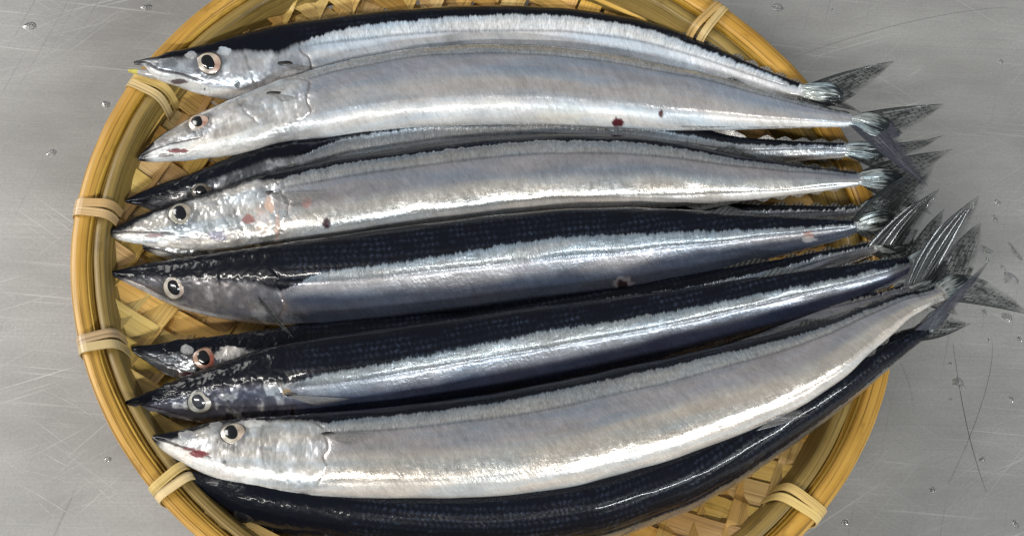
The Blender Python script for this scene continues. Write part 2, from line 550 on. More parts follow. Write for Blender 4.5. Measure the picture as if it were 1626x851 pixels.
def hoop(name, r0, r1, z0, z1, mat, seed, wob=.0004, rnd=.35, seg=240):
    """a bent bamboo split; r0..r1 measured inward from the rim's outside"""
    al = np.linspace(0, 2 * math.pi, seg, endpoint=False)
    wf = 1.0 + .30 * np.clip(np.cos(al - .15), 0, 1) ** 1.2 + .12 * np.clip(np.sin(al), 0, 1)
    R = RAD(al)
    prof = []
    m = 16
    for k in range(m):
        t = 2 * math.pi * k / m
        c, s_ = math.cos(t), math.sin(t)
        e = .24
        prof.append((.5 - .5 * math.copysign(abs(c) ** e, c), .5 + .5 * math.copysign(abs(s_) ** e, s_)))
    n1 = fbm(al * 3.0, al * 0 + seed, seed) - .5
    n2 = fbm(al * 9.0, al * 0 + seed + .5, seed + 5) - .5
    V = np.zeros((seg + 1, m, 3))
    U = np.zeros((seg + 1, m, 2))
    per = 0
    for k, (a, b) in enumerate(prof):
        rr = R - (r0 + (r1 - r0) * a) * wf + wob * (n1 * 2 + n2)
        rr = rr - .0035 * (1 - b) * (z1 - z0) / .012     # sides lean in towards the base
        zz = z0 + (z1 - z0) * b + wob * 1.5 * n2
        V[:-1, k, 0] = BC[0] + rr * np.cos(al)
        V[:-1, k, 1] = BC[1] + rr * np.sin(al)
        V[:-1, k, 2] = zz
        U[:-1, k, 0] = al * .15
        U[:-1, k, 1] = per
        pa, pb = prof[(k + 1) % m]
        per += math.hypot((pa - a) * (r1 - r0), (pb - b) * (z1 - z0))
    V[-1] = V[0]
    U[-1] = U[0]
    U[-1, :, 0] = 2 * math.pi * .15
    return mesh_obj(name, V.reshape(-1, 3), grid_faces(seg + 1, m, True), mat, basket, uv=U.reshape(-1, 2))


hoop('outer_hoop', .0000, .0058, .0185, .0341, M_HOOP, 3, .0003)
hoop('rim_strand', .0060, .0068, .0250, .0330, M_HOOP, 15, .0004)
hoop('rim_strand', .0072, .0079, .0250, .0312, M_HOOP, 21, .0005)
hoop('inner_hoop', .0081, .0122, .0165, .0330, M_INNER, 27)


def tie(px, py, tw=0.0, w=.0033):
    p = at(px, py, RIM_Z)
    al = math.atan2(p.y - BC[1], p.x - BC[0])
    R = float(RAD(al))
    wf = 1.0 + .30 * max(0, math.cos(al - .15)) ** 1.2 + .12 * max(0, math.sin(al))
    er = np.array((math.cos(al), math.sin(al), 0))
    et = np.array((-math.sin(al), math.cos(al), 0))
    root = None
    for q, (o_, ang) in enumerate(((-.55, .06 + tw), (.55, -.05 + tw))):
        m = 36
        V = np.zeros((m, 4, 3))
        U = np.zeros((m, 4, 2))
        rc, zc = R - .0061 * wf, .0258
        hr, hz = .0069 * wf + .0003, .0094
        for k in range(m):
            t = 2 * math.pi * k / m
            c, s_ = math.cos(t), math.sin(t)
            e = .50
            dr = hr * math.copysign(abs(c) ** e, c)
            dz = hz * math.copysign(abs(s_) ** e, s_)
            dr -= .0035 * (.5 - .5 * dz / hz)
            for j, (sd, up) in enumerate(((-1, 0), (1, 0), (1, 1), (-1, 1))):
                along = (o_ * w * 1.02 + sd * w * .5) + ang * dr
                gr = 1 + up * .055
                pos = np.array((BC[0], BC[1], 0)) + er * (rc + dr * gr) + et * along + np.array((0, 0, zc + dz * (1 + up * .05)))
                V[k, j] = pos
                U[k, j] = (k * .0012, sd * w * .5 + up * .01)
        F = []
        for k in range(m):
            k2 = (k + 1) % m
            for j in range(4):
                j2 = (j + 1) % 4
                F.append((k * 4 + j, k * 4 + j2, k2 * 4 + j2, k2 * 4 + j))
        ob = mesh_obj('tie', V.reshape(-1, 3), F, M_TIE, root or basket, uv=U.reshape(-1, 2), smooth=False)
        ob.name = 'tie' if root is None else 'tie_loop'
        root = root or ob


for px, py, tw in ((228, 135, .05), (138, 331, .03), (145, 545, -.05), (258, 775, .02), (1135, 22, 0.0), (1290, 812, .10)):
    tie(px, py, tw)

# ------------------------------------------------------------------ fish


def smooth_curve(xs, ys, X, r):
    y = np.interp(X, xs, ys)
    for _ in range(2):
        k = int(r)
        pad = np.concatenate([2 * y[0] - y[k:0:-1], y, 2 * y[-1] - y[-2:-k - 2:-1]])
        cs = np.cumsum(np.insert(pad, 0, 0))
        y = (cs[2 * k + 1:] - cs[:-2 * k - 1]) / (2 * k + 1)
    return y


NTH = 132
# around the section: dense on the seen flank (0..pi), coarse on the other
TH = np.concatenate([np.linspace(0, math.pi, 97)[:-1], np.linspace(math.pi, 2 * math.pi, 37)[:-1]])
# shift a little so that the rims of the seen side stay dense too
NTH = len(TH)

FISH_GROUP = 'fish heaped side by side in the basket'


def tube(stations, zs, phi, kfun, tb=None, step=(1.25, 2.5), head=290.0):
    st = np.array(stations, float)
    if tb is not None:
        e = st[-1]
        c = np.array((e[0], (e[1] + e[2]) / 2))
        d = np.array(tb[:2], float) - c
        L = np.linalg.norm(d)
        cs = max(.45, d[0] / L)
        h0 = (e[2] - e[1]) / 2
        hw = tb[2]
        ext = []
        for f, hh in ((.08, h0 * 1.05), (.28, hw * .90), (.55, hw), (.85, hw * .80), (1.0, hw * .30)):
            q = c + d * f
            ext.append((q[0], q[1] - hh / cs, q[1] + hh / cs))
        st = np.vstack([st, ext])
    X = np.arange(st[0, 0], st[-1, 0] + .5, 1.0)
    top = smooth_curve(st[:, 0], st[:, 1], X, 6)
    bot = smooth_curve(st[:, 0], st[:, 2], X, 6)
    top2 = smooth_curve(st[:, 0], st[:, 1], X, 16)
    bot2 = smooth_curve(st[:, 0], st[:, 2], X, 16)
    w = sm(60, 140, X - X[0]) * (1 - sm(st[-1, 0] - 130, st[-1, 0] - 90, X))
    top = top * (1 - w) + top2 * w
    bot = bot * (1 - w) + bot2 * w
    cy = (top + bot) / 2
    Xe = X
    slope = np.gradient(smooth_curve(X, cy, X, 10))
    h = (bot - top) / 2 / np.sqrt(1 + slope ** 2)
    z = smooth_curve([a for a, _ in zs], [b for _, b in zs], X, 40) * .001
    C = np.array([at(x, y, zz)[:] for x, y, zz in zip(X, cy, z)])
    for _ in range(3):          # keep every body clear of the basket's wall
        rho = np.hypot(C[:, 0] - BC[0], C[:, 1] - BC[1]) / RAD(np.arctan2(C[:, 1] - BC[1], C[:, 0] - BC[0]))
        need = np.where(rho < .93, bowl(C[:, 0], C[:, 1]), .0355) + .0022 + np.minimum(h * .000235 * .60, .011)
        need = np.where(X < 700, need, 0)
        z = np.maximum(z, need)
        z = smooth_curve(X, z, X, 14)
        C = np.array([at(x, y, zz)[:] for x, y, zz in zip(X, cy, z)])
    depth = -((C - CNP) @ RNP)[:, 2]
    h = h * depth / F_PX
    seg = np.linalg.norm(np.diff(C, axis=0), axis=1)
    S = np.concatenate([[0], np.cumsum(seg)])
    pxs = depth.mean() / F_PX        # metres for one photo pixel
    Ltot = S[-1]
    hs = head * pxs
    tail0 = Ltot - 75 * pxs if tb is not None else Ltot
    s = np.concatenate([np.arange(0, min(hs, Ltot), step[0] * pxs), np.arange(hs, tail0, step[1] * pxs), np.arange(max(tail0, hs), Ltot, 1.6 * pxs), [Ltot]]) if Ltot > hs else np.linspace(0, Ltot, 60)
    s = np.unique(s)
    Cs = np.stack([np.interp(s, S, C[:, k]) for k in range(3)], 1)
    hsn = np.interp(s, S, h)
    T = np.stack([np.interp(s, S, np.gradient(smooth_curve(S, C[:, k], S, 8) if False else C[:, k], S)) for k in range(3)], 1)
    for k in range(3):
        T[:, k] = np.convolve(np.pad(T[:, k], 8, mode='edge'), np.ones(17) / 17, 'valid')
    T /= np.linalg.norm(T, axis=1)[:, None]
    Vw = CNP - Cs
    Vw /= np.linalg.norm(Vw, axis=1)[:, None]
    Up = np.cross(Vw, T)
    Up /= np.linalg.norm(Up, axis=1)[:, None]
    Vp = np.cross(T, Up)
    px = s / pxs
    Lp = Ltot / pxs
    tailstart = Lp - (np.linalg.norm(np.array(tb[:2]) - c) if tb is not None else 0)
    ph = np.radians(phi if np.isscalar(phi) else np.interp(px / Lp, *phi))
    ph = np.full(len(s), ph) if np.ndim(ph) == 0 else ph
    k = kfun(px, tailstart)
    a = hsn / np.sqrt(np.cos(ph) ** 2 + (k * np.sin(ph)) ** 2)
    D = np.cos(ph)[:, None] * Up + np.sin(ph)[:, None] * Vp
    Lt = -np.sin(ph)[:, None] * Up + np.cos(ph)[:, None] * Vp
    return dict(s=px, a=a, k=k, D=D, L=Lt, C=Cs, T=T, pxs=pxs, Lp=Lp, ts=tailstart, apx=a / pxs)


def k_body(base):
    def f(px, ts):
        k = np.interp(px, [0, 60, 200, 330, 800, max(ts - 60, 810), ts, ts + 22, ts + 60], [.75, .62, base * .95, base, base, base, base * .95, .40, .16])
        return k
    return f


def build_fish(F):
    name = 'saury'
    B = tube(F['st'], F['z'], F['roll'], k_body(F.get('k', .60)), F['tb'])
    s, ap, C, D, L, pxs, ts = B['s'], B['apx'], B['C'], B['D'], B['L'], B['pxs'], B['ts']
    ns = len(s)
    Sg = np.repeat(s[:, None], NTH, 1)
    Th = np.repeat(TH[None], ns, 0)
    c = np.cos(Th)
    sn = np.sin(Th)
    seed = F['seed']
    Lh = F.get('lh', 268.0)
    # section: full ellipse, a little pointed at the belly of the head
    ca = np.sign(c) * np.abs(c) ** .96
    sa = np.sign(sn) * np.abs(sn) ** .92
    rel = np.zeros_like(c)               # relief in photo pixels
    body = sm(Lh - 12, Lh + 25, Sg)
    headm = 1 - body
    bsoft = sm(Lh - 45, Lh + 55, Sg + (fbm(Sg / 30, Th * 2, seed + 70) - .5) * 60)
    hsoft = 1 - bsoft
    nA = fbm(Sg / 16 + 3, Th * 3.2 + seed, seed, 3) - .5
    nB = fbm(Sg / 5 + 9, Th * 9 + seed, seed + 3, 2) - .5
    gate = Sg + 0 * c
    # gill cover edge, bulging backwards at mid height
    ge = Lh + 20 * (1 - ((c + .15) / .75) ** 2) - 14
    dg = Sg - ge + nB * 3 + (fbm(Th * 2.2 + seed, Sg * 0, seed + 35, 2) - .5) * 26
    inband = sm(.80, .55, np.abs(c + .12)) * sm(.30, .60, fbm(Th * 4 + seed, Sg * 0, seed + 31) + .15)
    rel += headm * 0 + inband * (1.3 * sm(-26, -3, dg) * (dg < 0) - 1.2 * np.exp(-(np.clip(dg, 0, None) / 5.0) ** 2) * (dg >= 0))
    # cheek line
    pe = F.get('cheek', 176.0) + 10 * (c - .2) ** 2 - 8 * c
    dp = Sg - pe + nB * 4
    rel += -.9 * sm(.35, .6, fbm(Th * 3, Th * 0 + seed, seed + 33) + .1) * np.exp(-(dp / 3.2) ** 2) * sm(-.70, -.45, c) * sm(.85, .65, c)
    # mouth slit
    mc = -.10 - .42 * np.clip(Sg / 100, 0, 1.2)
    dm_ = (c - mc) * np.repeat(ap[:, None], NTH, 1)
    mouth = np.exp(-(dm_ / 1.7) ** 2) * sm(106, 92, Sg) * sm(2, 12, Sg)
    rel += -1.5 * mouth
    # jaw and skull wrinkles
    rel += headm * (nA * 2.6 + nB * 1.0) * sm(10, 60, Sg) * F.get('rough', 1.0)
    rel += body * (fbm(Sg / 60, Th * 1.6, seed + 20, 2) - .5) * 2.6
    # lower edge keel and side furrow
    lc = .30 + .05 * (fbm(Sg / 120, Sg * 0, seed + 4) - .5)
    rel += -.9 * np.exp(-((c - lc) * 60 / 3.0) ** 2) * body * (sn > 0) * sm(ts, ts - 40, Sg)
    vl = -.80
    rel += -.7 * np.exp(-((c - vl) * 60 / 3.0) ** 2) * body * (sn > 0) * sm(ts, ts - 80, Sg)
    # tail base rays
    tailm = sm(ts - 4, ts + 8, Sg)
    str_ = fbm(Sg / 26 + seed, Th * 7, seed + 7, 3)
    rel += tailm * (str_ - .5) * 5.0
    rel += -1.5 * np.exp(-((Sg - ts - 1) / 2.5) ** 2)
    A = ap[:, None] * (1 + 0 * c)
    K = B['k'][:, None]
    q = 1 + rel / np.maximum(A * np.sqrt(ca ** 2 + (K * sa) ** 2), 3.0)
    q = np.clip(q, .5, 1.5)
    P = C[:, None, :] + (D[:, None, :] * (ca * q * A * pxs)[..., None]) + (L[:, None, :] * (sa * q * A * K * pxs)[..., None])
    V = P.reshape(-1, 3)
    # ---- pigment
    cb = np.interp(s, [0, 20, 45, 80, 130, Lh - 40, Lh, Lh + 60, 700, ts - 60, ts], F.get('cb', [-1, -.4, .25, .60, .70, .68, .55, .62, .66, .60, .55]))[:, None]
    cb = cb - F.get('dshift', 0.0)
    darkd = (c - cb) * A
    darkd = np.where(sn < -.2, darkd, darkd)
    darkd = darkd - 200 * tailm
    top_sil = np.array(F.get('silver', (.62, .64, .66))) * .92
    mid = np.array(F.get('mid', (.46, .46, .50)))
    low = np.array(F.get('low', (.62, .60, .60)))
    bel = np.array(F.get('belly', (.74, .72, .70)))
    cm = F.get('cm', .02)
    col = np.zeros((ns, NTH, 3)) + top_sil
    f1 = sm(lc + .03, lc - .06, c)[..., None]
    col = col * (1 - f1) + mid * f1
    nL = fbm(Sg / 110, Sg * 0 + seed, seed + 60, 4) - .5
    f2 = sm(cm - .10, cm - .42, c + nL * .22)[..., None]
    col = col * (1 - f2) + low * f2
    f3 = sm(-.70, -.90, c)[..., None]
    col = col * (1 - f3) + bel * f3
    ln = (np.exp(-((c - lc) * A / 2.2) ** 2) * body * sm(ts + 2, ts - 40, Sg))[..., None]
    col = col * (1 - .50 * ln) + np.array((.05, .055, .085)) * .50 * ln
    met = np.full((ns, NTH), F.get('metal', .72))
    met = met * (1 - .75 * f3[..., 0])
    # head
    hc = np.array(F.get('head', (.52, .51, .52)))
    hw = hsoft[..., None]
    hcol = hc * (1 + (nA * .55 + nB * .35)[..., None])
    hcol = np.clip(hcol, .03, .95)
    jaw = (sm(mc - .04, mc - .14, c) * sm(230, 150, Sg))[..., None]
    hcol = hcol * (1 - jaw) + np.array(F.get('jaw', (.72, .69, .65))) * jaw
    bright = (sm(.06, .20, nA) * sm(30, 60, Sg))[..., None]
    hcol = hcol * (1 - bright * .6) + np.array((.85, .85, .86)) * bright * .6 * F.get('hb', 1.0)
    dirty = F.get('dirt', .5) * (sm(.10, .26, fbm(Sg / 22 + 40, Th * 3 + seed, seed + 11) - .5 + .05))[..., None]
    hcol = hcol * (1 - dirty * .75) + np.array((.10, .10, .13)) * dirty * .75
    chl = (np.exp(-(dp / 2.4) ** 2) * sm(-.70, -.45, c) * sm(.85, .65, c))[..., None]
    hcol = hcol * (1 - .45 * chl) + np.array((.16, .15, .14)) * .45 * chl
    col = col * (1 - hw) + hcol * hw
    met = met * bsoft + hsoft * (.50 - .35 * jaw[..., 0])
    ml = mouth[..., None]
    col = col * (1 - .85 * ml) + np.array((.05, .03, .03)) * .85 * ml
    ged = (np.exp(-((dg - 2) / 3.2) ** 2) * inband)[..., None]
    col = col * (1 - .42 * ged) + np.array(F.get('gill', (.34, .25, .21))) * .42 * ged
    tipd = sm(26, 6, Sg)[..., None] * F.get('tipdark', 1.0)
    col = col * (1 - tipd) + np.array((.012, .012, .014)) * tipd
    met = met * (1 - tipd[..., 0])
    # tail base: pale streaks between dark ones
    tl = tailm[..., None]
    stf = sm(.30, .72, str_ + .25 * (vnoise(Sg / 9, Th * 4, seed + 50) - .5) - .65 * sm(ts + 22, ts + 66, Sg) + .12)[..., None]
    tcol = np.array((.014, .018, .02)) * (1 - stf) + np.array((.44, .49, .49)) * stf
    col = col * (1 - tl) + tcol * tl
    met = met * (1 - tailm) + .45 * tailm * stf[..., 0]
    # socket shade painted round the eyes, then measured round spots, on the seen side
    PX = to_px(V).reshape(ns, NTH, 2)
    seen = (np.einsum('ijk,ijk->ij', P - C[:, None, :], (CNP - C)[:, None, :] + 0 * P) > 0)
    for (mx, my, rx) in F.get('sock', ()):
        dd = np.hypot(PX[..., 0] - mx, PX[..., 1] - my) / rx + nA * .5
        f = (sm(1.55, 1.1, dd) * seen * .6)[..., None]
        col = col * (1 - f) + np.array((.07, .075, .085)) * f
    for (mx, my, rx, ry, cc, st_) in F.get('spots', ()):
        dd = ((PX[..., 0] - mx) / rx) ** 2 + ((PX[..., 1] - my) / ry) ** 2
        dd = np.sqrt(dd) + nB * .7
        f = (sm(1.15, .80, dd) * seen * st_)[..., None]
        col = col * (1 - f) + np.array(cc) * f
        met = met * (1 - f[..., 0])
        darkd = darkd - 60 * f[..., 0] * (1 if sum(cc) > .1 else 0)
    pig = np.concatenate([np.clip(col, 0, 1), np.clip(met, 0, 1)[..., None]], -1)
    arc = np.cumsum(np.concatenate([np.zeros((ns, 1)), np.sqrt((np.diff(ca, axis=1) * A[:, :1]) ** 2 + (np.diff(sa, axis=1) * A[:, :1] * K) ** 2)], 1), 1)
    # measure the around coordinate from the middle of the seen flank so it does not slide along the taper
    arc = arc - arc[:, 48:49]
    uv = np.stack([Sg / 1000 + seed * .37, arc / 1000], -1).reshape(-1, 2)
    faces = grid_faces(ns, NTH, True)
    # caps
    V = np.vstack([V, C[0], C[-1]])
    base0, base1 = ns * NTH, ns * NTH + 1
    cap = []
    for j in range(NTH):
        j2 = (j + 1) % NTH
        cap.append((base0, j2, j, base0))
        cap.append((base1, (ns - 1) * NTH + j, (ns - 1) * NTH + j2, base1))
    uv = np.vstack([uv, uv[0], uv[-1]])
    pig = np.vstack([pig.reshape(-1, 4), pig[0, 0], pig[-1, 0]])
    drk = np.append(darkd.ravel(), [30, -30])
    bod = np.append((body * (1 - tailm)).ravel(), [0, 0])
    tk = body * (1 - tailm) * (.02 + .98 * sm(lc - .10, lc + .02, c)) + .30 * headm
    tik = np.append(tk.ravel(), [0, 0])
    mid_i = ns // 2
    root = empty(name, Vector(C[mid_i]) - Vector((0, 0, float(ap[mid_i] * pxs * .6))))
    tag(root, F['label'], 'fish', FISH_GROUP)
    # caps are made as triangles in a second pass: keep quads only, close the snout and tail with tiny fans
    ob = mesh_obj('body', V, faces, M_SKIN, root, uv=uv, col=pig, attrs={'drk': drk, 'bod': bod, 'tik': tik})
    bvh = BVHTree.FromPolygons([tuple(v) for v in V[:ns * NTH].tolist()], faces.tolist())
    F['B'], F['root'], F['bvh'] = B, root, bvh
    F['P'] = P
    return F


def hit(F, px, py):
    d = ray(px, py).normalized()
    loc, nor, idx, dist = F['bvh'].ray_cast(CAM, d)
    if loc is None:
        loc, nor, idx, dist = F['bvh'].find_nearest(at(px, py, .03))
    if nor.dot(d) > 0:
        nor = -nor
    return loc, nor


def eye(F, px, py, r, ry=None, iris=(.52, .44, .34), red=0.0, pupil='M', pr=.62, pdx=0.0, flat=.20, dim=1.0):
    loc, nor = hit(F, px, py)
    # average the normal around the eye
    acc = Vector((0, 0, 0))
    for k in range(8):
        a = k * math.pi / 4
        acc += hit(F, px + r * .8 * math.cos(a), py + r * .8 * math.sin(a))[1]
    vdir = (CAM - loc).normalized()
    nor = (acc.normalized() + vdir * .55).normalized()
    x = Vector((1, 0, 0))
    x = (x - nor * x.dot(nor)).normalized()
    y = nor.cross(x)
    R = r * F['B']['pxs']
    Ry = (ry or r) * F['B']['pxs']
    nr, na = 14, 40
    V = []
    colr = []
    for i in range(nr):
        rho = i / (nr - 1)
        for k in range(na):
            a = 2 * math.pi * k / na
            wob = 1 + .03 * math.sin(3 * a + px)
            hgt = R * flat * (1 - rho ** 2.4) - R * .10 * (rho > .97)
            V.append(loc + x * (R * rho * wob * math.cos(a)) + y * (Ry * rho * wob * math.sin(a)) + nor * hgt)
            cc = np.array(iris)
            rd = red * max(0, math.cos(a + .35)) ** 1.5
            cc = cc * (.78 + .30 * math.sin(1.7 * a + px * .7) * math.sin(2.3 * a + py) + .15 * random.random())
            cc = cc * (1 - rd) + np.array((.52, .10, .08)) * rd
            warm = max(0, math.cos(a - .2)) * .35
            cc = cc * np.array((1, 1 - .25 * warm, 1 - .4 * warm))
            if rho > .86:
                cc = cc * .12
            elif rho < .62:
                cc = cc * (.75 + .25 * rho / .62)
            colr.append((*np.clip(cc * dim, 0, 1), 1))
    F_ = grid_faces(nr, na, True)
    e = mesh_obj('eye', np.array([v[:] for v in V]), F_, M_EYE, F['root'], col=colr)
    V = []
    for i in range(10):
        rho = i / 9
        for k in range(32):
            a = 2 * math.pi * k / 32
            sh = pr * (1 + .10 * math.cos(2 * a + 2.0) + .08 * math.cos(a - 2.4))
            hgt = R * (flat * (1 - (rho * pr) ** 2.4) + .07 * (1 - rho ** 3) - .012)
            V.append(loc + x * (R * (pdx + rho * sh * .93 * math.cos(a))) + y * (Ry * rho * sh * math.sin(a)) + nor * hgt)
    p = mesh_obj('pupil', np.array([v[:] for v in V]), grid_faces(10, 32, True), M_PUPILG if pupil == 'G' else M_PUPIL, e)
    return e


def qb(a, c, b, t):
    return (1 - t) ** 2 * a + 2 * t * (1 - t) * c + t * t * b


def lobe(F, name, A, Ca, T, Cb, Bp, za, zt, mat, parent=None, nu=26, nv=18, rip=.0006):
    """a fin blade between its leading edge A..T and trailing edge B..T (measured points with heights in mm)"""
    A3, T3, B3 = np.array(at(*A, za * .001)[:]), np.array(at(*T, zt * .001)[:]), np.array(at(*Bp, za * .001)[:])
    zm = (za + zt) / 2
    C3a, C3b = np.array(at(*Ca, zm * .001 + .001)[:]), np.array(at(*Cb, zm * .001)[:])
    V = np.zeros((nu, nv, 3))
    U = np.zeros((nu, nv, 2))
    E = np.zeros((nu, nv))
    L = np.linalg.norm(T3 - A3)
    for i in range(nu):
        t = i / (nu - 1)
        e0 = qb(A3, C3a, T3, t)
        e1 = qb(B3, C3b, T3, t)
        for j in range(nv):
            w = j / (nv - 1)
            p = e0 * (1 - w) + e1 * w
            rr = math.sin(w * 14 + t * 2) * rip * .5 * (1 - t * .3) + math.sin(w * 3.2 + t * 3 + A[0]) * rip * 2 * w
            V[i, j] = p + np.array(ZC) * rr
            U[i, j] = (t * L / .034, w * .92 + .02)
            E[i, j] = max(w if w > .0 else 0, (t - .1) * 1.05 if w > .15 else 0) * (1 if t > .25 else .6)
    return mesh_solid(name, V, U, E, mat, parent or F['root'])


def mesh_solid(name, V, U, E, mat, parent, th=.00012):
    nu, nv = V.shape[:2]
    du = np.gradient(V, axis=0)
    dv = np.gradient(V, axis=1)
    N = np.cross(du, dv)
    N /= np.maximum(np.linalg.norm(N, axis=2), 1e-12)[..., None]
    if nu > 2:
        N[-1] = N[-2]
    top = (V + N * th).reshape(-1, 3)
    return mesh_obj(name, top, grid_faces(nu, nv), mat, parent, uv=U.reshape(-1, 2), attrs={'edge': E.ravel()})


def edge_fins(F, side, f0, f1, hgt, mat, nfin=6, lean=.9, fin=True, tilt=0.0, matf=None):
    """dorsal (side 0) or anal (side pi) fin and the finlets behind it, set on the body's ridge"""
    B = F['B']
    s, ts, pxs = B['s'], B['ts'], B['pxs']
    sgn = 1 if side == 0 else -1

    def pt(sv):
        c = np.array([np.interp(sv, s, B['C'][:, k]) for k in range(3)])
        a = np.interp(sv, s, B['apx']) * pxs
        d = np.array([np.interp(sv, s, B['D'][:, k]) for k in range(3)])
        l = np.array([np.interp(sv, s, B['L'][:, k]) for k in range(3)])
        t = np.array([np.interp(sv, s, B['T'][:, k]) for k in range(3)])
        o = d * sgn * math.cos(tilt) + l * math.sin(tilt)
        return c + d * sgn * a * .95, o, t
    if fin:
        nu, nv = 22, 8
        V = np.zeros((nu, nv, 3))
        U = np.zeros((nu, nv, 2))
        E = np.zeros((nu, nv))
        for i in range(nu):
            t = i / (nu - 1)
            p, d, tt = pt(ts * (f0 + (f1 - f0) * t))
            hh = hgt * pxs * (t / .22 if t < .22 else (1 - (t - .22) / .78) ** .8 * .85 + .15)
            for j in range(nv):
                w = j / (nv - 1)
                V[i, j] = p + d * hh * w + tt * lean * hh * w
                U[i, j] = (w * .6, t * 1.0)
                E[i, j] = w * .9
        mesh_solid('dorsal_fin' if side == 0 else 'anal_fin', V, U, E, mat, F['root'])
    for q in range(nfin):
        sv = ts * (f1 + .012) + (ts - 4 - ts * (f1 + .012)) * q / nfin
        ln = (ts - ts * f1) / nfin * 1.05
        nu, nv = 7, 4
        V = np.zeros((nu, nv, 3))
        U = np.zeros((nu, nv, 2))
        E = np.zeros((nu, nv))
        for i in range(nu):
            t = i / (nu - 1)
            p, d, tt = pt(sv + ln * t)
            p = p - d * 1.5 * pxs
            hh = (9.5 - q * .5) * pxs * (t / .55 if t < .55 else 1 - (t - .55) / .45 * .75)
            for j in range(nv):
                w = j / (nv - 1)
                V[i, j] = p + d * hh * w + tt * .5 * hh * w
                U[i, j] = (w * .4, t * .6)
                E[i, j] = w * .7
        mesh_solid('finlet', V, U, E, matf or mat, F['root'])


def pect(F, root_px, tip_px, w0, w1, mat, lift=3.0, dn=1):
    """pectoral fin fanning back from behind the gill cover, lying just off the flank"""
    nu, nv = 14, 12
    V = np.zeros((nu, nv, 3))
    U = np.zeros((nu, nv, 2))
    E = np.zeros((nu, nv))
    a, b = np.array(root_px, float), np.array(tip_px, float)
    d = b - a
    n_ = np.array((-d[1], d[0])) / np.linalg.norm(d)
    if n_[1] < 0:
        n_ = -n_
    for i in range(nu):
        t = i / (nu - 1)
        for j in range(nv):
            w = j / (nv - 1)
            q = a + d * t * (1 - .55 * w ** 1.4 * dn) + n_ * w * (w0 + (w1 - w0) * t ** .8)
            loc, nor = hit(F, *q)
            V[i, j] = np.array(loc + nor * (F['B']['pxs'] * (1.2 + lift * t * (1 - .4 * w))))
            U[i, j] = (t, w)
            E[i, j] = t * .9
    mesh_solid('pectoral_fin', V, U, E, mat, F['root'])
    # dark axil at the fin's root
    loc, nor = hit(F, root_px[0] + 3, root_px[1])
    x = (hit(F, root_px[0] + 14, root_px[1])[0] - loc).normalized()
    y = nor.cross(x)
    V = []
    pxs = F['B']['pxs']
    for i in range(6):
        rho = i / 5
        for k in range(20):
            an = 2 * math.pi * k / 20
            V.append(loc + x * (13 * pxs * rho * math.cos(an)) + y * (4.4 * pxs * rho * math.sin(an)) + nor * (pxs * (1.5 * (1 - rho ** 2) - .3)))
    mesh_obj('fin_root', np.array([v[:] for v in V]), grid_faces(6, 20, True), M_AXIL, F['root'])


def jaw(F, st, z, mats):
    B = tube(st, [(st[0][0], z[0]), (st[-1][0], z[1])], 0, lambda px, ts: np.full(len(px), .7))
    th = np.linspace(0, 2 * math.pi, 24, endpoint=False)
    P = B['C'][:, None, :] + B['D'][:, None, :] * (np.cos(th)[None] * B['a'][:, None])[..., None] + B['L'][:, None, :] * (np.sin(th)[None] * (B['a'] * B['k'])[:, None])[..., None]
    ns = len(B['s'])
    o = mesh_obj('lower_jaw', P.reshape(-1, 3), grid_faces(ns, 24, True), mats[0], F['root'])
    if len(mats) > 1:
        m = int(ns * .17)
        Q_ = P[:m] + (P[:m] - B['C'][:m, None, :]) * .04
        mesh_obj('jaw_tip', Q_.reshape(-1, 3), grid_faces(m, 24, True), mats[1], o)


